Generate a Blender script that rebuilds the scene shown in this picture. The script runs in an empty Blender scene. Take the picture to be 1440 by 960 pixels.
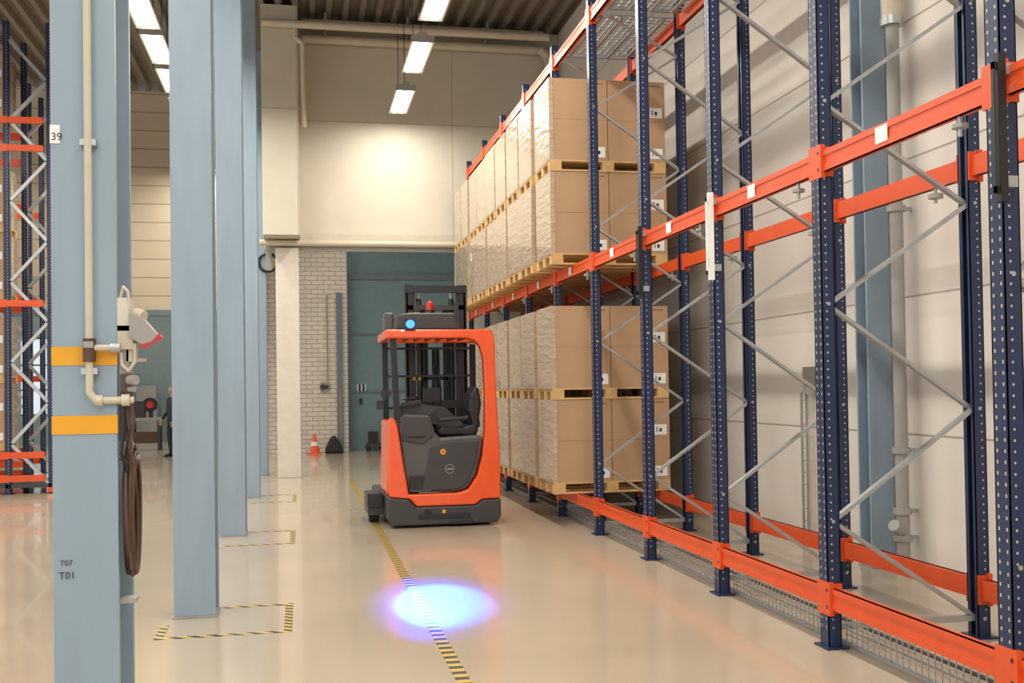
import bpy, math, random, bmesh
from mathutils import Vector, Matrix
random.seed(4)
S=bpy.context.scene
COL=S.collection
S.view_settings.view_transform='Standard'
# ---------------------------------------------------------------- materials
def mat(name,col,rough=.5,metal=0,var=.08,scale=6,emit=None,es=0,coat=0,bump=0,stretch=None):
    m=bpy.data.materials.new(name); m.use_nodes=True
    nt=m.node_tree; b=nt.nodes['Principled BSDF']
    b.inputs['Roughness'].default_value=rough; b.inputs['Metallic'].default_value=metal
    b.inputs['Coat Weight'].default_value=coat
    tc=nt.nodes.new('ShaderNodeTexCoord'); mp=nt.nodes.new('ShaderNodeMapping')
    if stretch: mp.inputs['Scale'].default_value=stretch
    nz=nt.nodes.new('ShaderNodeTexNoise'); nz.inputs['Scale'].default_value=scale; nz.inputs['Detail'].default_value=4
    nt.links.new(tc.outputs['Object'],mp.inputs[0]); nt.links.new(mp.outputs[0],nz.inputs['Vector'])
    mx=nt.nodes.new('ShaderNodeMix'); mx.data_type='RGBA'
    c=Vector(col)
    mx.inputs[6].default_value=(*[max(0,x*(1-var*1.6)) for x in c],1); mx.inputs[7].default_value=(*[min(1,x*(1+var*1.6)) for x in c],1)
    nt.links.new(nz.outputs['Fac'],mx.inputs[0]); nt.links.new(mx.outputs[2],b.inputs['Base Color'])
    if bump:
        bp=nt.nodes.new('ShaderNodeBump'); bp.inputs['Strength'].default_value=bump; bp.inputs['Distance'].default_value=.02
        nt.links.new(nz.outputs['Fac'],bp.inputs['Height']); nt.links.new(bp.outputs[0],b.inputs['Normal'])
    if emit:
        b.inputs['Emission Color'].default_value=(*emit,1); b.inputs['Emission Strength'].default_value=es
    return m
def stripe(name,c1,c2,freq,axis=(0,1,0),duty=.5,rough=.5):
    m=mat(name,c1,rough); nt=m.node_tree; b=nt.nodes['Principled BSDF']
    tc=nt.nodes.new('ShaderNodeTexCoord'); d=nt.nodes.new('ShaderNodeVectorMath'); d.operation='DOT_PRODUCT'
    d.inputs[1].default_value=[a*freq for a in axis]
    nt.links.new(tc.outputs['Object'],d.inputs[0])
    f=nt.nodes.new('ShaderNodeMath'); f.operation='FRACT'; nt.links.new(d.outputs['Value'],f.inputs[0])
    g=nt.nodes.new('ShaderNodeMath'); g.operation='GREATER_THAN'; g.inputs[1].default_value=duty; nt.links.new(f.outputs[0],g.inputs[0])
    mx=nt.nodes.new('ShaderNodeMix'); mx.data_type='RGBA'; mx.inputs[6].default_value=(*c1,1); mx.inputs[7].default_value=(*c2,1)
    nt.links.new(g.outputs[0],mx.inputs[0]); nt.links.new(mx.outputs[2],b.inputs['Base Color'])
    return m
def brick(name,c1,c2,mortar,bw,bh,ms,order='xz',rough=.6,offset=.5,bump=.4):
    m=bpy.data.materials.new(name); m.use_nodes=True; nt=m.node_tree; b=nt.nodes['Principled BSDF']; b.inputs['Roughness'].default_value=rough
    tc=nt.nodes.new('ShaderNodeTexCoord'); sp=nt.nodes.new('ShaderNodeSeparateXYZ'); cb=nt.nodes.new('ShaderNodeCombineXYZ')
    nt.links.new(tc.outputs['Object'],sp.inputs[0])
    nt.links.new(sp.outputs['XYZ'.index(order[0].upper())],cb.inputs[0]); nt.links.new(sp.outputs[2],cb.inputs[1])
    br=nt.nodes.new('ShaderNodeTexBrick'); br.offset=offset
    for k,v in (('Scale',1),('Mortar Size',ms),('Brick Width',bw),('Row Height',bh),('Mortar Smooth',.2),('Bias',0)): br.inputs[k].default_value=v
    br.inputs['Color1'].default_value=(*c1,1); br.inputs['Color2'].default_value=(*c2,1); br.inputs['Mortar'].default_value=(*mortar,1)
    nt.links.new(cb.outputs[0],br.inputs['Vector'])
    nz=nt.nodes.new('ShaderNodeTexNoise'); nz.inputs['Scale'].default_value=1.3; nz.inputs['Detail'].default_value=6
    nt.links.new(tc.outputs['Object'],nz.inputs['Vector'])
    rp=nt.nodes.new('ShaderNodeMapRange'); rp.inputs[3].default_value=.84; rp.inputs[4].default_value=1.08
    nt.links.new(nz.outputs['Fac'],rp.inputs[0])
    ml=nt.nodes.new('ShaderNodeVectorMath'); ml.operation='SCALE'; nt.links.new(br.outputs['Color'],ml.inputs[0]); nt.links.new(rp.outputs[0],ml.inputs['Scale'])
    nt.links.new(ml.outputs[0],b.inputs['Base Color'])
    bp=nt.nodes.new('ShaderNodeBump'); bp.invert=True; bp.inputs['Strength'].default_value=bump; bp.inputs['Distance'].default_value=.01
    nt.links.new(br.outputs['Fac'],bp.inputs['Height']); nt.links.new(bp.outputs[0],b.inputs['Normal'])
    return m
M_floor=mat('floor_epoxy',(.48,.40,.295),.16,0,.09,.8,coat=.3)
nt=M_floor.node_tree; n=nt.nodes.new('ShaderNodeTexNoise'); n.inputs['Scale'].default_value=2.2; n.inputs['Detail'].default_value=8
rr=nt.nodes.new('ShaderNodeMapRange'); rr.inputs[3].default_value=.08; rr.inputs[4].default_value=.32
nt.links.new(n.outputs['Fac'],rr.inputs[0]); nt.links.new(rr.outputs[0],nt.nodes['Principled BSDF'].inputs['Roughness'])
M_wallR=brick('wall_concrete_panel',(.73,.69,.63),(.69,.65,.59),(.38,.35,.31),7.2,1.15,.010,'yz',offset=0)
M_wallF=brick('wall_cream_panel',(.63,.59,.49),(.60,.56,.46),(.46,.41,.33),2.9,3.3,.01,'xz',offset=0)
M_cream=brick('cladding_cream',(.58,.50,.36),(.56,.48,.35),(.34,.28,.19),20,.42,.015,'xz',offset=0)
M_brick=brick('painted_brick',(.76,.72,.66),(.68,.64,.57),(.44,.34,.28),.30,.115,.010,'xz')
M_teal=mat('teal_door',(.15,.25,.28),.45)
M_tealw=mat('teal_wall',(.25,.33,.33),.55)
M_deck=mat('ceiling_deck',(.24,.21,.175),.5,.2)
M_blue=mat('column_blue',(.27,.36,.45),.36,0,.10,2.5,stretch=(3,3,.5))
M_blued=mat('dark_blue_and_web_shade',(.14,.18,.22),.5)
M_white=mat('white_paint',(.64,.61,.54),.5)
M_pipew=mat('pipe_cream',(.56,.51,.40),.4)
M_pipeg=mat('pipe_grey',(.33,.32,.30),.4)
M_navy=mat('rack_navy',(.014,.027,.080),.36)
M_orange=mat('rack_orange',(.70,.085,.016),.36)
M_galv=mat('galvanised',(.44,.46,.47),.35,.6,.12,14)
M_dot=mat('slot_light',(.50,.49,.46),.6)
M_card=mat('cardboard',(.47,.295,.165),.62,0,.05,3)
M_card2=mat('cardboard_seam',(.26,.16,.09),.8)
M_wrap=mat('stretch_wrap_over_card',(.50,.39,.275),.17,0,.25,3.5,coat=.7,bump=.9,stretch=(1,1,5))
M_wood=mat('pallet_wood',(.62,.40,.17),.7,0,.15,9)
M_label=mat('label_white',(.85,.85,.83),.6)
M_black=mat('black_plastic',(.012,.012,.014),.4)
M_char=mat('charcoal_plastic',(.045,.043,.046),.45)
M_dgrey=mat('dark_grey_panel',(.085,.08,.08),.4)
M_torange=mat('truck_orange',(.84,.095,.012),.28,coat=.4)
M_rubber=mat('rubber',(.02,.02,.02),.8)
M_yel=mat('tape_yellow',(.78,.37,.01),.5)
M_tapeC=stripe('tape_centre',(.52,.36,.05),(.02,.02,.02),1/.115,(0,1,0))
M_tapeB=stripe('tape_box',(.55,.40,.08),(.02,.02,.02),1/.10,(.8,1,0))
M_red=mat('red_plastic',(.50,.03,.02),.4)
M_lamp=mat('lamp_diffuser',(1,.97,.88),.4,emit=(1,.95,.84),es=6)
M_bluelens=mat('blue_lens',(.02,.05,.9),.2,emit=(.02,.11,1),es=6)
M_redlens=mat('red_lens',(.6,.02,.01),.2)
M_cable=mat('cable_brown',(.085,.045,.028),.5)
M_glass=mat('window_daylight',(.7,.8,.9),.3,emit=(.8,.92,1),es=.5)
M_skin=mat('skin',(.55,.33,.24),.5); M_hair=mat('hair',(.04,.025,.02),.7)
M_cloth=mat('dark_workwear',(.02,.022,.03),.8)
M_ink=mat('ink',(.03,.03,.04),.6)
# ---------------------------------------------------------------- mesh builder
class MB:
    def __init__(s): s.v=[];s.f=[];s.m=[];s.mats=[];s.sm=[]
    def mi(s,m):
        if m not in s.mats: s.mats.append(m)
        return s.mats.index(m)
    def add(s,vs,fs,m,smooth=False):
        o=len(s.v); s.v+= [tuple(v) for v in vs]; i=s.mi(m)
        for f in fs: s.f.append([a+o for a in f]); s.m.append(i); s.sm.append(smooth)
    def box(s,x0,x1,y0,y1,z0,z1,m):
        s.add([(x0,y0,z0),(x1,y0,z0),(x1,y1,z0),(x0,y1,z0),(x0,y0,z1),(x1,y0,z1),(x1,y1,z1),(x0,y1,z1)],
          [(0,3,2,1),(4,5,6,7),(0,1,5,4),(1,2,6,5),(2,3,7,6),(3,0,4,7)],m)
    def bar(s,p,q,w,h,m,up=(0,0,1)):
        p=Vector(p);q=Vector(q);d=(q-p).normalized();u=Vector(up)
        if abs(d.dot(u))>.98:u=Vector((1,0,0))
        a=d.cross(u).normalized()*w/2; b=a.cross(d).normalized()*h/2
        vs=[p-a-b,p+a-b,p+a+b,p-a+b,q-a-b,q+a-b,q+a+b,q-a+b]
        s.add(vs,[(0,1,2,3),(7,6,5,4),(0,4,5,1),(1,5,6,2),(2,6,7,3),(3,7,4,0)],m)
    def cyl(s,p,q,r,m,n=14,r2=None):
        p=Vector(p);q=Vector(q);d=(q-p).normalized();u=Vector((0,0,1)) if abs(d.z)<.9 else Vector((1,0,0))
        a=d.cross(u).normalized();b=a.cross(d); r2=r if r2 is None else r2
        vs=[p+(a*math.cos(t)+b*math.sin(t))*r for t in [2*math.pi*i/n for i in range(n)]]+[q+(a*math.cos(t)+b*math.sin(t))*r2 for t in [2*math.pi*i/n for i in range(n)]]
        s.add(vs,[(i,i+n,(i+1)%n+n,(i+1)%n) for i in range(n)],m,True)
        s.add(vs[:n],[tuple(range(n))],m); s.add(vs[n:],[tuple(reversed(range(n)))],m)
    def path(s,pts,r,m,n=10):
        for i in range(len(pts)-1):
            s.cyl(pts[i],pts[i+1],r,m,n)
            if 0<i: s.ball(pts[i],r,m)
    def ball(s,c,r,m,n=10,sc=(1,1,1)):
        c=Vector(c);vs=[];fs=[];k=n//2+1
        for j in range(k+1):
            ph=math.pi*j/k
            for i in range(n):
                t=2*math.pi*i/n; vs.append(c+Vector((sc[0]*r*math.sin(ph)*math.cos(t),sc[1]*r*math.sin(ph)*math.sin(t),sc[2]*r*math.cos(ph))))
        for j in range(k):
            for i in range(n): fs.append((j*n+i,(j+1)*n+i,(j+1)*n+(i+1)%n,j*n+(i+1)%n))
        s.add(vs,fs,m,True)
    def torus(s,c,R,r,m,axis='y',n=24,k=8,sz=1,tilt=0):
        vs=[];fs=[]
        for i in range(n):
            t=2*math.pi*i/n
            for j in range(k):
                u=2*math.pi*j/k; a=(R+r*math.cos(u))*math.cos(t); b=(R*sz+r*math.cos(u))*math.sin(t); w=r*math.sin(u)+tilt*b
                p={'y':(a,w,b),'x':(w,a,b),'z':(a,b,w)}[axis]; vs.append(Vector(c)+Vector(p))
        for i in range(n):
            for j in range(k): fs.append((i*k+j,((i+1)%n)*k+j,((i+1)%n)*k+(j+1)%k,i*k+(j+1)%k))
        s.add(vs,fs,m,True)
    def prism(s,poly,y0,y1,m,axis='y'):
        n=len(poly)
        def P(a,b,t): return {'y':(a,t,b),'x':(t,a,b),'z':(a,b,t)}[axis]
        vs=[P(a,b,y0) for a,b in poly]+[P(a,b,y1) for a,b in poly]
        s.add(vs,[tuple(range(n)),tuple(reversed(range(n,2*n)))]+[(i,i+n,(i+1)%n+n,(i+1)%n) for i in range(n)],m)
    def mesh(s,name):
        me=bpy.data.meshes.new(name); me.from_pydata(s.v,[],s.f)
        for m in s.mats: me.materials.append(m)
        me.polygons.foreach_set('material_index',s.m); me.polygons.foreach_set('use_smooth',s.sm)
        me.update(); return me
    def obj(s,name,parent=None,bevel=0,loc=(0,0,0),seg=2,recalc=True):
        me=s.mesh(name)
        if recalc:
            bm=bmesh.new(); bm.from_mesh(me); bmesh.ops.recalc_face_normals(bm,faces=bm.faces); bm.to_mesh(me); bm.free()
        o=bpy.data.objects.new(name,me); COL.objects.link(o); o.location=loc
        if parent: o.parent=parent
        if bevel:
            b=o.modifiers.new('bevel','BEVEL'); b.width=bevel; b.segments=seg; b.limit_method='ANGLE'; b.angle_limit=.6
        return o
def empty(name,loc=(0,0,0)):
    e=bpy.data.objects.new(name,None); COL.objects.link(e); e.location=loc; return e
def sbox(name,x0,x1,y0,y1,z0,z1,m,parent=None,bevel=0):
    b=MB(); b.box(x0,x1,y0,y1,z0,z1,m); return b.obj(name,parent,bevel)
ZC=8.45
# ---------------------------------------------------------------- shell
sbox('floor',-13,5.3,-9,37,-.2,0,M_floor)
sbox('wall_right',5.0,5.25,-9,27.8,0,ZC,M_wallR)
b=MB(); b.box(-.62,5,19.7,20.0,4.20,ZC,M_wallF); b.box(2.95,5,19.7,20.0,0,4.2,M_wallF); b.obj('wall_far')
sbox('wall_bulkhead',-.62,.02,18.9,19.69,4.35,ZC,M_wallF)
b=MB(); b.box(.02,2.95,19.52,19.69,4.33,4.47,M_pipew); b.box(-.6,2.95,19.60,19.69,4.16,4.28,M_pipeg); b.cyl((-.7,19.45,4.28),(2.95,19.45,4.28),.055,M_pipew); b.obj('trim_1')
sbox('wall_brick',-.9,1.19,26.95,27.2,0,ZC,M_brick)
sbox('wall_teal',1.2,5.0,27.6,27.8,0,ZC,M_teal)
sbox('wall_hall_far',-13,-.85,24.9,25.1,3.46,ZC,M_cream)
sbox('trim_2',-13,-.85,24.8,25.1,3.33,3.46,M_blued)
b=MB(); 
b.box(-13,-8.8,36,36.2,0,6,M_tealw); b.box(-8,5.2,36,36.2,0,6,M_tealw); b.box(-8.8,-8,36,36.2,0,.9,M_tealw); b.box(-8.8,-8,36,36.2,3.4,6,M_tealw); b.obj('wall_back_room')
b=MB(); b.box(-8.8,-8,36.08,36.12,.9,3.4,M_glass); 
for z in (.9,1.7,2.5,3.36): b.box(-8.8,-8,36.02,36.06,z,z+.04,M_black)
b.obj('window_1')
b=MB(); b.box(-13,5.3,-9,37,ZC+.12,ZC+.3,M_deck)
x=-13
while x<5.2:
    b.prism([(x,ZC+.13),(x+.04,ZC),(x+.13,ZC),(x+.17,ZC+.13)],-9,27.8 if x>-.9 else 24.9,M_deck); x+=.30
b.obj('ceiling')
for i,y in enumerate((3.7,7.9,12.0,16.2)):
    b=MB(); b.box(-13,4.98,y-.12,y+.12,8.02,8.06,M_blue); b.box(-13,4.98,y-.01,y+.01,8.06,8.40,M_blue); b.box(-13,4.98,y-.12,y+.12,8.40,8.44,M_blue); b.obj('ceiling_beam' )
b=MB()
for z,yy,r in ((8.08,19.55,.085),(8.27,19.25,.075),(8.3,19.5,.06)): 
    x0=.1 if yy>18.8 else -.6
    b.cyl((x0,yy,z),(4.6,yy,z),r,M_pipew)
    for xx in (0.5,2,3.5): b.box(xx,xx+.04,yy-r-.01,yy+r+.01,z,ZC,M_galv)
b.cyl((-.6,18.8,8.08),(4.6,18.8,8.08),.07,M_pipew)
b.path([(4.6,19.5,8.08),(4.75,19.5,7.95),(4.8,19.5,7.4)],.085,M_pipew)
b.path([(-.02,18.82,8.08),(-.02,18.82,7.85),(.10,18.82,7.75),(.12,19.0,6.3)],.045,M_pipew)
b.obj('service_pipes')
# ---------------------------------------------------------------- steel columns
def hcol(x0,x1,y0,dep,z1=8.02,name='steel_column'):
    e=MB(); t=.022; xm=(x0+x1)/2
    e.box(x0,x1,y0,y0+t,0.012,z1,M_blue); e.box(x0,x1,y0+dep-t,y0+dep,0.012,z1,M_blue); e.box(xm-.01,xm+.01,y0+t,y0+dep-t,0.012,z1,M_blued)  # web in darker blue: shade of the recess put into its colour
    e.box(x0-.012,x1+.012,y0-.012,y0+dep+.012,0,.012,M_pipeg)
    return e
for y in (7.72,11.9,16.05,20.2): hcol(-.89,-.605,y,.32).obj('steel_column',bevel=.003)
c1=empty('steel_column_with_services')
hcol(-.785,-.585,3.6,.32).obj('h_section',c1,.003)
b=MB(); b.box(-.786,-.584,3.597,3.599,1.69,1.75,M_yel); b.box(-.786,-.584,3.597,3.599,1.467,1.527,M_yel)
b.box(-.786,-.755,3.597,3.599,2.41,2.47,M_label); b.obj('marking_bands',c1)
b=MB()
b.path([(-.665,3.57,8.0),(-.665,3.57,1.60),(-.645,3.57,1.575),(-.535,3.60,1.575)],.0125,M_pipew)
b.cyl((-.665,3.57,1.775),(-.665,3.57,1.70),.02,M_cable); b.box(-.68,-.65,3.55,3.59,1.745,1.765,M_pipeg)
b.cyl((-.665,3.57,1.745),(-.575,3.57,1.745),.011,M_pipew); b.cyl((-.60,3.57,1.745),(-.57,3.57,1.745),.017,M_galv)
b.cyl((-.645,3.57,1.575),(-.625,3.57,1.575),.018,M_pipew); b.cyl((-.57,3.59,1.575),(-.545,3.59,1.575),.02,M_pipew)
for z in (2.4,3.2,1.66): b.box(-.69,-.64,3.565,3.6,z,z+.02,M_galv)
b.obj('water_pipe',c1)
b=MB()
b.box(-.585,-.545,3.60,3.70,1.80,1.91,M_white); b.box(-.585,-.535,3.60,3.69,1.74,1.82,M_pipew); b.box(-.58,-.55,3.61,3.70,1.66,1.75,M_pipeg)
b.box(-.56,-.53,3.61,3.67,1.70,1.79,M_pipew)
b.prism([(-.545,1.86),(-.505,1.845),(-.455,1.785),(-.475,1.765),(-.505,1.755),(-.545,1.78)],3.585,3.655,M_pipeg)
b.prism([(-.452,1.792),(-.444,1.778),(-.505,1.742),(-.512,1.754),(-.475,1.765)],3.58,3.66,M_red)
b.cyl((-.53,3.62,1.86),(-.50,3.60,1.85),.018,M_pipew)
b.path([(-.575,3.62,1.80),(-.578,3.61,1.90),(-.565,3.60,1.945),(-.55,3.60,1.93),(-.545,3.60,1.87)],.005,M_pipew)
b.path([(-.575,3.61,1.73),(-.57,3.60,1.69),(-.55,3.60,1.67),(-.53,3.60,1.70),(-.53,3.60,1.76)],.006,M_pipew)
b.path([(-.56,3.62,1.68),(-.555,3.62,1.62),(-.565,3.62,1.57),(-.55,3.61,1.48),(-.56,3.64,1.38)],.008,M_cable)
b.path([(-.545,3.60,1.60),(-.535,3.60,1.50),(-.55,3.60,1.42),(-.54,3.62,1.36)],.006,M_cable)
b.path([(-.57,3.60,1.60),(-.565,3.59,1.50),(-.572,3.59,1.40),(-.56,3.62,1.34)],.006,M_black)
b.cyl((-.548,3.60,1.64),(-.525,3.58,1.64),.016,M_pipeg); b.cyl((-.548,3.60,1.61),(-.53,3.585,1.61),.010,M_galv)
b.box(-.575,-.545,3.60,3.66,1.59,1.66,M_cable); b.box(-.582,-.55,3.61,3.64,1.44,1.56,M_char)
b.obj('power_socket',c1,.003)
b=MB()
for i in range(9):
    b.torus((-.568+.007*(i%4),3.70+.008*(i%5),1.195+.012*(i%3-1)),.085+.007*(i%3),.0065,M_cable,'x',n=32,k=6,sz=2.2,tilt=.03*((i%5)-2)/2)
b.cyl((-.60,3.70,1.38),(-.53,3.70,1.38),.008,M_galv); b.box(-.585,-.535,3.62,3.68,.91,.925,M_pipeg)
b.path([(-.56,3.65,1.38),(-.545,3.63,1.28),(-.56,3.63,1.15),(-.548,3.62,1.02)],.0065,M_cable)
b.obj('hanging_cable_coil',c1)
def text(body,loc,size,rot,parent,m,name):
    cu=bpy.data.curves.new(name,'FONT'); cu.body=body; cu.size=size; cu.materials.append(m); o=bpy.data.objects.new(name,cu); COL.objects.link(o)
    o.location=loc; o.rotation_euler=rot; o.parent=parent; return o
text('T07',(-.765,3.596,1.045),.025,(math.pi/2,0,.0),c1,M_ink,'stencil_upper'); text('T01',(-.768,3.596,1.003),.032,(math.pi/2,0,0),c1,M_ink,'stencil_lower')
text('39',(-.783,3.596,2.42),.035,(math.pi/2,0,0),c1,M_ink,'bay_number')
b=MB(); b.box(-.42,0.0,19.5,19.9,0,4.2,M_white); b.obj('white_column',bevel=.01)
b=hcol(4.76,4.98,8.15,.20); b.obj('wall_steel_column')
b=MB(); b.cyl((4.86,7.84,4.6),(4.86,7.84,7.9),.085,M_pipew,20); b.cyl((4.86,7.84,4.55),(4.86,7.84,4.62),.095,M_galv,20); b.cyl((4.86,7.84,0),(4.86,7.84,4.6),.055,M_pipeg,16)
for z in (.28,.5,3.0,1.0): b.cyl((4.86,7.84,z),(4.86,7.84,z+.05),.075,M_pipeg,16); b.box(4.86,4.99,7.82,7.86,z+.01,z+.04,M_galv)
b.cyl((4.86,7.84,.35),(4.74,7.78,.42),.05,M_pipeg)
b.obj('drain_pipe')
b=MB()
for y in (9.62,9.72): b.cyl((4.93,y,0),(4.93,y,1.5),.014,M_pipeg)
for i in range(12): b.cyl((4.93,9.62,.1+i*.12),(4.93,9.72,.1+i*.12),.006,M_pipeg)
b.box(4.9,4.99,9.4,9.62,1.48,1.75,M_pipeg)
b.obj('cable_ladder')
# ---------------------------------------------------------------- racking
def rack_post(b,x,y,z1,sgn):
    w=.10; d=.085; t=.006
    xo=x+sgn*d/2; xi=x-sgn*d/2
    b.box(min(xo,xo-sgn*t),max(xo,xo-sgn*t),y-w/2,y+w/2,.01,z1,M_navy)
    for yy in (y-w/2,y+w/2-t): b.box(min(xo,xi),max(xo,xi),yy,yy+t,.01,z1,M_navy)
    for yy in (y-w/2,y+w/2-.028): b.box(min(xi,xi+sgn*t),max(xi,xi+sgn*t),yy,yy+.028,.01,z1,M_navy)
    b.box(x-.07,x+.07,y-.085,y+.085,0,.012,M_navy)
    z=.12; e=.0012
    while z<z1-.05:
        for yy in (y-.027,y+.027):
            xx=xo+sgn*e; b.add([(xx,yy-.005,z),(xx,yy+.005,z),(xx,yy+.005,z+.016),(xx,yy-.005,z+.016)],[(0,1,2,3)],M_dot)
        for ys in (y-w/2-e,y+w/2+e):
            xx=x+sgn*.012; b.add([(xx-.005,ys,z),(xx+.005,ys,z),(xx+.005,ys,z+.011),(xx-.005,ys,z+.011)],[(0,1,2,3)],M_dot)
        z+=.05
def hbeam(b,x,y0,y1,z,m=M_orange,sgn=-1):
    h=.125;w=.05
    b.box(x-w/2,x+w/2,y0,y1,z-h/2,z+h/2,m)
    f=x+sgn*(w/2+.006)
    b.box(min(f,x),max(f,x),y0,y1,z-h/2,z-h/2+.035,m); b.box(min(f,x),max(f,x),y0,y1,z+h/2-.035,z+h/2,m)
X1,X2=3.128,4.133; D=1.666; H0,H1,H2=.300,2.93,5.58
ys=[10.84-D*k for k in range(-5,6)]
b=MB()
nodes=[.12,.76,1.42,2.07,2.70,3.30,3.95,4.6,5.2,5.7]
for y in ys:
    rack_post(b,X1,y,5.8,-1); rack_post(b,X2,y,5.8,1)
    for i in range(len(nodes)-1):
        xa,xb=(X2-.02,X1+.02) if i%2==0 else (X1+.02,X2-.02)
        b.bar((xa,y-.012*(1 if i%2 else -1),nodes[i]),(xb,y-.012*(1 if i%2 else -1),nodes[i+1]),.022,.042,M_galv,up=(0,1,0))
    for z in (.12,5.7): b.bar((X1+.04,y,z),(X2-.04,y,z),.035,.035,M_galv)
    for i,z in enumerate(nodes):
        xx=X2 if i%2==0 else X1
        b.cyl((xx,y-.056,z),(xx,y+.056,z),.012,M_galv,8)
    for z in (H0,H1,H2):
        for xx,sg in ((X1,-1),(X2,1)):
            xo=xx+sg*.046
            b.box(min(xo,xo-sg*.03),max(xo,xo-sg*.03),y-.075,y+.075,z-.10,z+.10,M_orange)
            for yy in (y-.062,y+.054): b.box(xx-.045,xx+.045,yy,yy+.008,z-.09,z+.09,M_orange)
            for zz in (z-.06,z+.04): b.box(min(xo,xo+sg*.002),max(xo,xo+sg*.002),y-.05,y-.035,zz,zz+.02,M_black)
for i in range(len(ys)-1):
    y1,y0=ys[i]-.055,ys[i+1]+.055
    y0,y1=min(y0,y1),max(y0,y1)
    for z in (H0,H1,H2):
        hbeam(b,X1,y0,y1,z,sgn=-1); hbeam(b,X2,y0,y1,z,sgn=1)
    b.box(X1-.034,X1-.032,(y0+y1)/2+.05,(y0+y1)/2+.17,H1-.04,H1+.05,M_label)
    b.cyl((X1,y0+.25,H1-.16),(X1,y0+.25,H1-.063),.012,M_galv,8); b.cyl((X1,y0+.25,H1-.12),(X1,y0+.25,H1-.10),.04,M_pipeg,10)
    b.cyl((X2,y0+.3,H1-.16),(X2,y0+.3,H1-.063),.012,M_galv,8); b.cyl((X2,y0+.3,H1-.13),(X2,y0+.3,H1-.10),.05,M_pipeg,10)
for k,m in ((1,M_black),(2,M_label),(4,M_black)):
    y=10.84-D*k-.10
    b.box(X1-.10,X1-.062,y-.018,y+.018,2.38,3.04,m); b.box(X1-.07,X1-.0,y,y+.06,2.95,3.0,M_galv); b.box(X1-.07,X1,y,y+.06,2.45,2.5,M_galv)
    b.box(X1-.118,X1-.112,y-.010,y+.010,2.42,3.0,m)
    for z in (2.42,2.97): b.box(X1-.118,X1-.09,y-.01,y+.01,z,z+.03,m)
def wire(b,p,q,r=.004,m=None): b.bar(p,q,r*2,r*2,m or M_galv)
for i in range(4,len(ys)-1):
    y1,y0=ys[i]-.06,ys[i+1]+.06
    y0,y1=min(y0,y1),max(y0,y1)
    for z in (.03,.085,.14,.20): wire(b,(X1+.07,y0,z),(X1+.07,y1,z),.003)
    n=26
    for j in range(n+1):
        yy=y0+(y1-y0)*j/n; wire(b,(X1+.07,yy,.03),(X1+.07,yy,.20),.003)
ylo,yhi=ys[-1],ys[0]
if ylo>yhi: ylo,yhi=yhi,ylo
b.box(X1+.10,X1+.14,ylo,yhi,0,.028,M_pipeg); b.box(X1+.30,X1+.33,ylo,yhi,0,.012,M_pipeg); b.box(X1+.42,X1+.45,ylo,yhi,0,.012,M_char); b.box(X1+.155,X1+.175,ylo,yhi,0,.01,M_char)  # grey floor rail; the thinner strips beside it are drawn-in shadow lines
for (ya,yb) in ((9.3,10.7),(10.95,12.3)):
    z=5.66
    for j in range(15): yy=ya+(yb-ya)*j/14; wire(b,(X1+.02,yy,z),(X2-.02,yy,z),.005)
    for j in range(13): xx=X1+.02+(X2-X1-.04)*j/12; wire(b,(xx,ya,z),(xx,yb,z),.005)
    for j in range(4):
        xx=X1+.15+j*.24; b.box(xx-.02,xx+.02,ya,yb,z-.035,z-.006,M_pipeg)
b.obj('pallet_rack',recalc=False)
# loaded pallets
W,DP,HP,HB=1.40,.765,.13,.945
b=MB()
for yy in (0,DP/2-.05,DP-.10):
    for xx in (0,W/2-.07,W-.14): b.box(xx,xx+.14,yy,yy+.10,.02,.095,M_wood)
    b.box(0,W,yy,yy+.10,0,.02,M_wood)
for xx in (0,W/2-.07,W-.14): b.box(xx,xx+.14,0,DP,.095,.112,M_wood)
for j in range(6): yy=j*(DP-.1)/5; b.box(0,W,yy,yy+.1,.112,HP,M_wood)
for c in range(2):
    x0=.005+c*(W/2); x1=x0+W/2-.008
    for r_ in range(2):
        yb0=.01+r_*(DP/2); yb1=yb0+DP/2-.014
        b.box(x0,x1,yb0,yb1,HP,HP+HB,M_card)
    for dz in ((.04,.52) if c else (.04,)):
        b.box(x1-.18,x1-.03,.0065,.0098,HP+dz,HP+dz+.12,M_label); b.box(x1-.12,x1-.09,.005,.0065,HP+dz+.035,HP+dz+.075,M_ink); b.box(x1-.16,x1-.14,.005,.0065,HP+dz+.03,HP+dz+.09,M_pipeg)
    b.box(x1-.19,x1-.05,.0085,.0098,HP+HB-.055,HP+HB-.04,M_card2)
    b.box(x0,x1,.0085,.0098,HP+HB*.5,HP+HB*.5+.003,M_card2)
b.box(.0,.0045,.004,DP-.004,HP-.03,HP+HB+.002,M_wrap); b.box(W-.004,W,.004,DP-.004,HP-.03,HP+HB+.002,M_wrap)
b.box(.005,.05,.004,.0095,HP,HP+HB,M_wrap)
lp=b.mesh('loaded_pallet')
bm=bmesh.new(); bm.from_mesh(lp); bmesh.ops.recalc_face_normals(bm,faces=bm.faces); bm.to_mesh(lp); bm.free()
ystarts=[11.62]
for k in range(4):
    a=12.51+D*k+.062; ystarts+=[a,a+DP+.012]
for base in (H0+.0625,H1+.0625):
    for t in range(2):
        for y in ystarts:
            o=bpy.data.objects.new('loaded_pallet',lp); COL.objects.link(o)
            o.location=(2.83+random.uniform(-.012,.012),y,base+.001+t*(HP+HB+.003))
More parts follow.
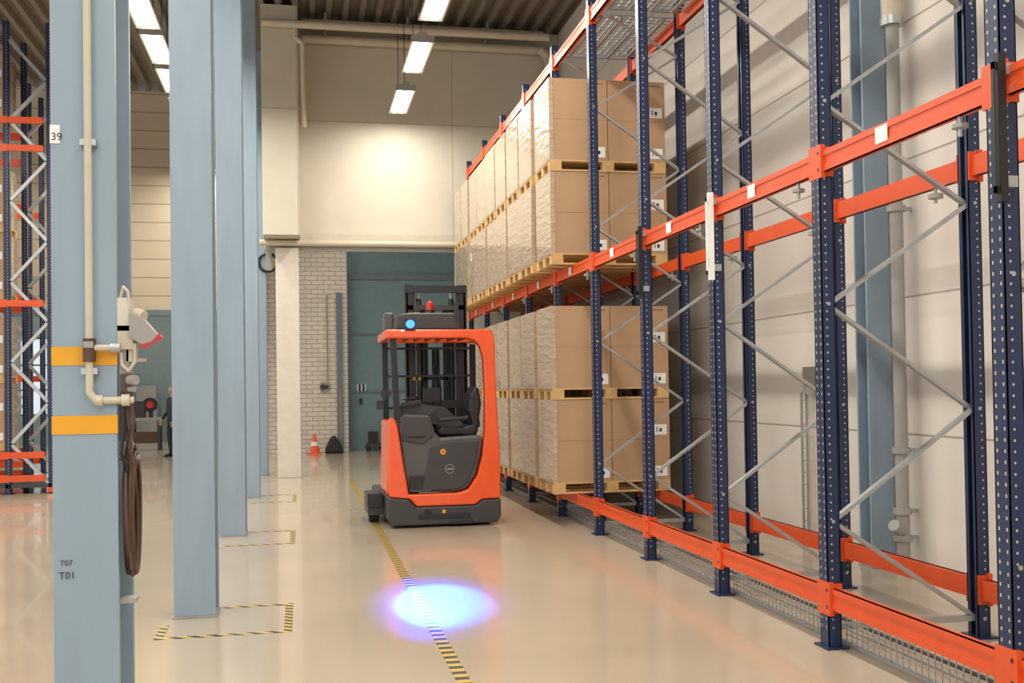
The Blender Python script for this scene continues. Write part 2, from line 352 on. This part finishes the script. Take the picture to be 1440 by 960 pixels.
# left rack
b=MB()
XA,XB=-3.93,-4.58
for x in (XA,XB,-7.4):
    for yy in (18.0,19.1): rack_post(b,x,yy,7.6,1)
for i in range(11):
    z0=.15+i*.65
    for yy in (18.0,19.1):
        xa,xb=(XB+.04,XA-.04) if i%2 else (XA-.04,XB+.04); b.bar((xa,yy,z0),(xb,yy,z0+.65),.05,.05,M_galv)
    ya,yb=(18.05,19.05) if i%2 else (19.05,18.05); b.bar((XA,ya,z0),(XA,yb,z0+.65),.04,.04,M_galv)
for z in (.25,.62,3.05,5.55,6.0):
    b.box(-7.4,XB,17.93,17.98,z-.06,z+.06,M_orange); b.box(-7.4,XB,19.12,19.17,z-.06,z+.06,M_orange)
    b.box(XB,XA-.1,17.93,17.98,z-.05,z+.05,M_orange)
b.box(XA-.06,XA+.05,17.93,19.17,.02,.1,M_orange); b.box(-7.4,XA,17.95,19.1,.10,.16,M_char)
b.box(XA+.05,XA+.09,18.3,18.34,.1,7.2,M_yel)
b.obj('pallet_rack',recalc=False)
for z in (.69,1.775,3.12,4.205,6.07):
    o=bpy.data.objects.new('loaded_pallet',lp); COL.objects.link(o); o.location=(XB-.06-W,18.06,z)
# second rack row further back on the left
b=MB()
for x in (-5.1,-6.0,-8.6):
    for yy in (21.6,22.6): rack_post(b,x,yy,7.6,1)
for i in range(11):
    z0=.15+i*.65; xa,xb=(-5.96,-5.14) if i%2 else (-5.14,-5.96); b.bar((xa,21.6,z0),(xb,21.6,z0+.65),.05,.05,M_galv)
for z in (.25,1.9,3.5,5.2): b.box(-8.6,-5.1,21.53,21.58,z-.06,z+.06,M_orange); b.box(-8.6,-5.1,22.62,22.67,z-.06,z+.06,M_orange)
b.obj('pallet_rack',recalc=False)
for z in (.32,1.97,3.57,5.27):
    o=bpy.data.objects.new('loaded_pallet',lp); COL.objects.link(o); o.location=(-7.5,21.7,z)
# ---------------------------------------------------------------- floor markings
b=MB(); b.box(.815,.895,2,18.6,0.0005,.002,M_tapeC); b.obj('floor_tape')
def tbox(x0,x1,y0,y1):
    b=MB(); w=.055
    b.box(x0,x1,y0,y0+w,.0005,.002,M_tapeB); b.box(x1-w,x1,y0+w,y1-w,.0005,.002,M_tapeB); b.box(-.58,x1,y1-w,y1,.0005,.002,M_tapeB); b.box(x0,x0+w,y0+w,y0+.4,.0005,.002,M_tapeB)
    b.obj('floor_tape')
for y in (7.72,11.9,16.05): tbox(-.95,-.07,y-.62 if y<9 else y-.75,y+.33)
# ---------------------------------------------------------------- lamps
def lamp(x,y,z=6.62,L=1.5,e=95):
    p=empty('pendant_lamp',(x,y,z))
    b=MB(); b.prism([(-.17,0),(-.10,.09),(.10,.09),(.17,0),(.15,0),(.09,.07),(-.09,.07),(-.15,0)],-L/2,L/2,M_white)
    b.box(-.06,.06,-L/2-.05,L/2+.05,.09,.14,M_pipeg); b.box(-.17,.17,-L/2-.01,-L/2,.0,.1,M_pipeg); b.box(-.17,.17,L/2,L/2+.01,.0,.1,M_pipeg)
    for yy in (-L/2+.2,L/2-.2): b.cyl((0,yy,.13),(0,yy,ZC-z+.02),.007,M_black,6)
    b.obj('housing',p)
    b=MB()
    for xx in (-.07,.07): b.cyl((xx,-L/2+.02,.03),(xx,L/2-.02,.03),.03,M_lamp,10)
    b.obj('tubes',p)
    l=bpy.data.lights.new('lamp_light','AREA'); l.shape='RECTANGLE'; l.size=.22; l.size_y=L-.1; l.energy=e; l.color=(1,.93,.82)
    o=bpy.data.objects.new('light',l); COL.objects.link(o); o.parent=p; o.location=(0,0,-.012)
for y in (18.3,15.8,13.4,10.9,8.4,5.9,3.4,.9,-1.6,-4.1,-6.6): lamp(1.8,y,e=78)
for y in (24,22.4,20.8,19.2,17.6,16.0,14.4,12.8,11.2,8.5,6,3,0,-3,-6): lamp(-2.0,y,e=56,L=1.35)
lamp(1.8,23.5,e=60)
for y in (28,32): lamp(-4.5,y,z=5.4,e=60)
for y in (2,6,10,14,18,22): lamp(-6.2,y,e=70)
# ---------------------------------------------------------------- reach truck
T=empty('reach_truck',(.96,11.95,0))
b=MB()
b.prism([(.0,.10),(.04,.03),(1.26,.03),(1.31,.10),(1.31,.30),(1.10,.30),(1.02,.24),(.32,.24),(.24,.33),(.0,.36)],0,1.30,M_char)
b.obj('chassis_skirt',T,.02)
b=MB(); b.box(.35,.95,-.012,.0,.10,.16,M_black); b.box(.42,.50,-.014,-.002,.17,.21,M_black); b.box(.62,.66,-.014,-.002,.16,.20,M_yel); b.box(.70,.98,-.012,0,.03,.08,M_black)
for x in (.2,1.1): b.cyl((x-.07,.4,.13),(x+.07,.4,.13),.13,M_rubber,20)
b.box(-.19,.02,.55,1.3,.10,.33,M_char); b.cyl((-.17,.75,.12),(-.05,.75,.12),.115,M_rubber,20); b.box(-.20,-.02,.5,.62,.2,.36,M_black)
b.obj('wheels_and_bumper',T,.008)
pts=[(.0,2.27),(.0,2.17),(.94,2.17),(1.03,2.14),(1.09,2.07),(1.13,1.94),(1.145,1.5),(1.135,1.1),(1.10,.80),(1.04,.58),(.93,.42),(.80,.385),(.24,.385),
 (.18,.75),(.13,1.12),(.10,1.24),(.05,1.27),(.02,1.22),(.01,.8),(.02,.36),(.25,.335),(.33,.245),(1.01,.245),(1.09,.305),(1.31,.31),(1.305,.9),(1.27,1.6),(1.265,2.13),(1.25,2.21),(1.20,2.27)]
b=MB(); b.prism(pts,.0,.16,M_torange); b.obj('rear_frame',T,.018)
b=MB(); b.prism([(1.14,.31),(1.30,.31),(1.29,.95),(1.15,1.02)],.16,1.25,M_torange); b.prism([(.0,.37),(.22,.37),(.12,1.22),(.02,1.22)],.16,1.1,M_torange)
b.obj('side_covers',T,.03)
b=MB(); b.box(0,.10,.16,1.35,2.17,2.27,M_torange); b.box(1.16,1.26,.16,1.35,2.16,2.27,M_torange); b.box(0,1.26,1.27,1.35,2.17,2.27,M_torange)
for i in range(7): b.box(.17+i*.14,.20+i*.14,.16,1.3,2.19,2.24,M_black)
b.obj('overhead_guard',T,.01)
b=MB(); b.bar((.09,.1,2.18),(.13,.14,1.2),.06,.07,M_black); b.bar((.09,1.3,2.18),(.1,1.3,.35),.07,.07,M_black); b.bar((1.21,1.3,2.15),(1.21,1.3,.35),.07,.07,M_black)
b.box(-.06,.05,.05,.12,1.50,1.58,M_black); b.box(-.11,-.04,.04,.12,1.36,1.46,M_black); b.bar((-.07,.08,1.4),(.06,.1,1.55),.02,.02,M_black)
for z in (1.35,1.75,2.1): b.bar((.1,1.3,z),(1.2,1.3,z),.02,.03,M_black)
b.obj('guard_posts',T)
b=MB(); b.prism([(.14,1.12),(.19,.70),(.24,.40),(.80,.39),(.93,.43),(1.03,.58),(1.09,.80),(1.125,1.02),(1.06,1.04),(.62,1.02),(.56,1.08),(.50,1.28),(.20,1.30)],.07,1.15,M_dgrey)
b.obj('body_panel',T,.025)
b=MB(); b.prism([(.40,.42),(.82,.42),(.93,.50),(1.02,.72),(1.07,.98),(.72,.98),(.50,.92),(.44,.60)],.045,.075,M_char); 
b.prism([(.24,.40),(.52,.40),(.50,.60),(.26,.60)],.05,.075,M_black); b.box(.25,.50,.03,.07,.405,.43,M_char)
b.prism([(.17,1.0),(.2,1.28),(.48,1.27),(.54,1.05),(.42,.95)],.05,.08,M_char)
b.box(.22,.44,.04,.06,1.03,1.06,M_black)
b.obj('side_panels',T,.012)
b=MB(); b.cyl((.645,.036,.86),(.645,.05,.86),.032,M_yel,20); b.cyl((.645,.03,.86),(.645,.04,.86),.014,M_redlens,16)
b.torus((.72,.042,.66),.05,.004,M_pipeg,'y'); b.box(.685,.755,.038,.042,.652,.668,M_pipeg); b.obj('badges',T)
b=MB(); b.prism([(.60,1.09),(.62,1.04),(1.06,1.03),(1.10,1.10),(1.06,1.17),(.9,1.13),(.66,1.15)],.22,.66,M_black); b.box(.7,1.02,.28,.6,.98,1.05,M_char); b.obj('seat_cushion',T,.03,seg=3)
b=MB(); b.prism([(1.03,1.12),(.975,1.32),(1.0,1.52),(1.05,1.61),(1.11,1.59),(1.135,1.40),(1.11,1.25),(1.12,1.12)],.22,.66,M_black); b.obj('seat_back',T,.035,seg=3)
b=MB(); b.prism([(.60,1.20),(.62,1.245),(.96,1.27),(.96,1.22)],.12,.2,M_black); b.obj('armrest',T,.015)
b=MB(); b.prism([(.14,1.28),(.16,1.40),(.34,1.43),(.60,1.38),(.60,1.32),(.5,1.27)],.25,.85,M_char); b.torus((.33,.45,1.475),.10,.014,M_black,'z'); b.cyl((.33,.45,1.42),(.33,.45,1.48),.03,M_black); b.ball((.40,.45,1.50),.025,M_black)
b.bar((.18,.2,1.40),(.42,.2,1.44),.07,.05,M_black)
b.prism([(.50,1.40),(.78,1.36),(1.0,1.15),(.95,1.05),(.5,1.2)],.80,1.14,M_dgrey); b.box(.52,.74,.9,.95,1.42,1.60,M_black); b.obj('console',T,.015)
b=MB()
for x,sg in ((.38,1),(1.14,-1)):
    b.box(x-.02,x+.02,1.40,1.58,.1,2.92,M_black); b.box(min(x,x+sg*.09),max(x,x+sg*.09),1.40,1.43,.1,2.92,M_black); b.box(min(x,x+sg*.09),max(x,x+sg*.09),1.55,1.58,.1,2.92,M_black)
    b.box(x+sg*.10-.015,x+sg*.10+.015,1.44,1.60,.15,2.86,M_char)
    b.cyl((x+sg*.17,1.50,.3),(x+sg*.17,1.50,2.75),.035,M_black,12)
    b.cyl((x+sg*.17,1.50,1.9),(x+sg*.17,1.50,2.85),.02,M_galv,10)
for z in (.5,1.35,2.82): b.box(.36,1.16,1.38,1.44,z,z+.09,M_black)
b.box(.40,1.12,1.40,1.60,2.60,2.66,M_char)
for x in (.58,.64,.86,.92): b.cyl((x,1.42,.6),(x,1.42,2.6),.012,M_rubber,8)
for x in (.50,.53,1.0,1.03): b.box(x,x+.02,1.39,1.41,.5,2.7,M_char)
b.cyl((.76,1.5,.4),(.76,1.5,2.1),.05,M_black,14); b.box(.60,.66,1.5,1.56,.4,2.6,M_black); b.box(.86,.92,1.5,1.56,.4,2.6,M_black)
for z in (1.0,1.7,2.2): b.box(.5,1.02,1.5,1.54,z,z+.07,M_black)
b.path([(.70,1.40,.9),(.70,1.38,1.6),(.74,1.38,2.0),(.80,1.38,1.6),(.81,1.40,.9)],.016,M_rubber)
for x in (.45,.52): b.box(x,x+.035,1.385,1.39,1.70,1.76,M_yel)
b.obj('mast',T)
b=MB(); b.box(.30,1.20,1.62,1.68,.45,.62,M_black); b.box(.30,1.20,1.62,1.68,.95,1.1,M_black)
for x in (.42,.98): b.box(x,x+.11,1.68,2.75,.10,.14,M_char); b.box(x,x+.11,1.66,1.70,.10,1.1,M_char)
for x in (.02,1.13): b.box(x,x+.15,1.3,3.0,.06,.24,M_char); b.cyl((x,2.8,.12),(x+.15,2.8,.12),.11,M_rubber,16)
b.obj('forks_and_legs',T)
b=MB(); b.prism([(.14,2.28),(.16,2.46),(.30,2.48),(.84,2.48),(.88,2.28)],.25,.9,M_char); b.box(.05,.16,.8,1.1,2.27,2.52,M_dgrey); b.box(.88,.98,.9,1.1,2.27,2.40,M_dgrey); b.obj('roof_unit',T,.02)
b=MB(); b.cyl((.57,.5,2.48),(.57,.5,2.53),.06,M_black); b.cyl((.57,.5,2.53),(.57,.5,2.60),.045,M_redlens,r2=.04); b.ball((.57,.5,2.60),.04,M_redlens); b.obj('beacon',T)
b=MB(); b.box(.22,.34,-.02,.06,2.27,2.39,M_black); b.cyl((.28,-.02,2.33),(.28,-.045,2.32),.052,M_bluelens,20,r2=.04); b.obj('blue_safety_light',T)
def spot(name,loc,tgt,col,e,size,blend,rad=.02,parent=None):
    l=bpy.data.lights.new(name,'SPOT'); l.energy=e; l.color=col; l.spot_size=math.radians(size); l.spot_blend=blend; l.shadow_soft_size=rad
    o=bpy.data.objects.new(name,l); COL.objects.link(o); d=Vector(tgt)-Vector(loc)
    o.rotation_euler=d.to_track_quat('-Z','Y').to_euler()
    if parent: o.parent=parent; o.location=Vector(loc)-parent.location
    else: o.location=loc
spot('spot_beam',(1.24,11.86,2.30),(1.03,7.85,0),(.03,.20,1),10000,10.5,.7,parent=T)
spot('spot_spill',(1.24,11.86,2.30),(1.03,8.0,0),(.01,.05,1),2400,16,1,parent=T)
# ---------------------------------------------------------------- back area items
p=MB(); p.cyl((0,0,.03),(0,0,.50),.13,M_torange,18,r2=.025); p.box(-.18,.18,-.18,.18,0,.03,M_torange); p.cyl((0,0,.20),(0,0,.30),.099,M_label,18,r2=.078); p.obj('traffic_cone',loc=(.33,26.5,0))
p=MB(); p.prism([(-.22,0),(.25,0),(.20,.2),(.03,.46),(-.08,.40),(-.2,.12)],-.12,.12,M_black); p.obj('black_bag',bevel=.05,loc=(.80,26.6,0))
p=MB(); p.box(.92,1.06,26.83,26.94,0,4.05,M_blued); p.box(.985,.995,26.825,26.83,.3,1.6,M_yel); p.obj('guard_post')
p=MB(); p.box(.5,.72,26.86,26.94,1.55,1.78,M_pipeg); p.cyl((.56,26.86,1.66),(.56,26.83,1.66),.07,M_char); p.cyl((.66,26.86,1.66),(.66,26.83,1.66),.05,M_char); p.cyl((.68,26.9,1.78),(.68,26.9,4.0),.015,M_pipeg); p.obj('switch_box')
b=MB(); b.box(1.25,4.6,27.5,27.59,0,4.45,M_teal); b.box(1.2,4.7,27.46,27.59,4.45,4.6,M_blued); b.box(1.22,1.32,27.46,27.59,0,4.45,M_blued)
for z in (1.5,3.0): b.box(1.32,4.6,27.47,27.5,z,z+.05,M_blued)
b.box(1.5,1.58,27.46,27.5,1.2,1.35,M_black)
for i in range(5): b.box(1.45+i*.05,1.475+i*.05,27.45,27.5,1.55,1.72,M_label if i%2==0 else M_black)
b.obj('door_1')
b=MB(); b.box(1.65,2.1,26.9,27.3,.12,.2,M_char); b.box(1.7,1.95,26.95,27.2,.2,.5,M_black)
for x in (1.7,2.05): b.cyl((x,26.92,.07),(x,26.96,.07),.07,M_rubber); b.cyl((x,27.24,.07),(x,27.28,.07),.07,M_rubber)
b.bar((2.05,27.1,.2),(2.15,27.1,.9),.03,.03,M_galv); b.obj('hand_trolley')
b=MB(); b.torus((-.57,20.15,4.0),.17,.025,M_black,'y'); b.box(-.61,-.5,20.1,20.2,3.85,4.3,M_pipeg); b.obj('hose_hook')
b=MB(); b.box(-7.2,-5.2,34.4,35.6,.0,.9,M_tealw); b.box(-7.2,-5.2,34.4,35.6,.9,1.0,M_char); b.cyl((-5.9,34.4,1.6),(-5.9,34.3,1.6),.38,M_char,24); b.torus((-5.9,34.3,1.6),.38,.05,M_black,'y'); b.box(-6.1,-5.7,34.4,35.2,1.0,2.0,M_teal)
b.cyl((-6.8,35,1),(-6.8,35,2.6),.08,M_pipew); b.cyl((-6.8,35,2.6),(-4.8,35,2.6),.08,M_pipew); b.box(-5.1,-4.5,34.8,35.4,0,1.8,M_pipeg); b.box(-7.1,-6.4,34.38,34.4,.2,.7,M_black)
b.obj('workshop_machine')
b=MB(); b.box(-4.75,-3.75,30.0,30.6,.82,.9,M_pipeg)
for x in (-4.7,-3.85):
    for y in (30.05,30.5): b.box(x,x+.06,y,y+.06,0,.82,M_char)
b.box(-4.6,-4.2,30.1,30.5,.9,1.35,M_char); b.cyl((-4.05,30.2,1.25),(-4.05,30.12,1.25),.2,M_black,20); b.cyl((-4.05,30.1,1.25),(-4.05,30.12,1.25),.1,M_red,16); b.box(-4.1,-4.0,30.2,30.4,.9,1.3,M_char)
b.box(-4.65,-3.85,30.1,30.5,.2,.5,M_cable); b.obj('workbench')
# person
def person(loc,rz):
    P=empty('worker',loc); P.rotation_euler=(0,0,rz)
    def skin(name,V,E,Rr,m,root=0,sub=2):
        me=bpy.data.meshes.new(name); me.from_pydata(V,E,[]); me.materials.append(m)
        o=bpy.data.objects.new(name,me); COL.objects.link(o); o.parent=P
        o.modifiers.new('skin','SKIN'); 
        for i,r in enumerate(Rr): me.skin_vertices[0].data[i].radius=(r if isinstance(r,tuple) else (r,r)); me.skin_vertices[0].data[i].use_root=(i==root)
        sb=o.modifiers.new('sub','SUBSURF'); sb.levels=sub; sb.render_levels=sub
        return o
    V=[(0,0,.95),(0,0,1.15),(0,0,1.36),(0,0,1.47),
       (-.10,0,.88),(-.12,-.03,.50),(-.12,.02,.10),(.10,0,.88),(.12,.05,.50),(.13,.14,.10),
       (-.19,0,1.40),(-.24,.02,1.12),(-.20,-.18,.93),(.19,0,1.40),(.25,.04,1.12),(.22,-.12,.90)]
    E=[(0,1),(1,2),(2,3),(0,4),(4,5),(5,6),(0,7),(7,8),(8,9),(2,10),(10,11),(11,12),(2,13),(13,14),(14,15)]
    skin('clothed_body',V,E,[(.16,.11),(.15,.10),(.17,.11),(.06,.06),.095,.07,.05,.095,.07,.05,.065,.05,.036,.065,.05,.036],M_cloth)
    skin('neck',[(0,0,1.44),(0,-.005,1.53),(0,-.01,1.56)],[(0,1),(1,2)],[.055,.052,.05],M_skin)
    h=MB(); h.ball((0,-.01,1.64),.10,M_skin,20,(.78,.95,1.18)); h.ball((0,.012,1.675),.10,M_hair,20,(.83,.97,1.0)); h.cyl((0,-.10,1.645),(0,-.122,1.615),.010,M_skin,8,r2=.016)
    for x in (-.03,.03): h.ball((x,-.095,1.65),.012,M_label,8); h.ball((x,-.105,1.65),.006,M_black,8)
    for x in (-.078,.078): h.ball((x,.0,1.63),.025,M_skin,8,(.4,.7,1.2))
    h.box(-.022,.022,-.104,-.098,1.588,1.594,M_red); h.obj('head',P)
    for sx,c in ((-1,(-.20,-.18,.93)),(1,(.22,-.12,.90))):
        c=Vector(c)
        skin('hand_palm',[c,c+Vector((0,-.03,-.05)),c+Vector((0,-.04,-.09))],[(0,1),(1,2)],[(.025,.025),(.018,.038),(.015,.038)],M_skin,sub=1)
        for i in range(4):
            a=c+Vector((0,-.065+.018*i,-.09)); L=(.07,.08,.075,.06)[i]
            skin('finger_%d'%(i+1),[a,a+Vector((-.004*sx,-.01,-L*.55)),a+Vector((-.012*sx,-.0,-L))],[(0,1),(1,2)],[.009,.0085,.007],M_skin,sub=1)
        a=c+Vector((0,-.06,-.04)); skin('thumb',[a,a+Vector((-.01*sx,-.03,-.03)),a+Vector((-.015*sx,-.035,-.06))],[(0,1),(1,2)],[.011,.01,.008],M_skin,sub=1)
    for x,y in ((-.12,.0),(.13,.12)):
        s_=MB(); s_.prism([(y+.07,0),(y+.08,.05),(y+.04,.12),(y-.03,.12),(y-.10,.07),(y-.19,.05),(y-.20,0)],x-.045,x+.045,M_black,'x'); s_.obj('shoe',P,.02)
person((-3.08,26.9,0),-.9)
# ---------------------------------------------------------------- world + camera
w=bpy.data.worlds.new('world'); S.world=w; w.use_nodes=True
bg=w.node_tree.nodes['Background']; bg.inputs[0].default_value=(1,.97,.93,1); bg.inputs[1].default_value=1.4
ps,p,r=.20004,.01878,-.01512
fw=Vector((math.sin(ps)*math.cos(p),math.cos(ps)*math.cos(p),math.sin(p))); rt=Vector((math.cos(ps),-math.sin(ps),0)); up=rt.cross(fw)
c_,s_=math.cos(r),math.sin(r); R0=c_*rt+s_*up; U0=-s_*rt+c_*up
cam=bpy.data.cameras.new('camera'); co=bpy.data.objects.new('camera',cam); COL.objects.link(co)
mt=Matrix((R0,U0,-fw)).transposed().to_4x4(); mt.translation=(0,0,1.6); co.matrix_world=mt
cam.sensor_width=36; cam.lens=1470.017/1440*36; cam.shift_y=35.712/1440; cam.clip_end=200
S.camera=co
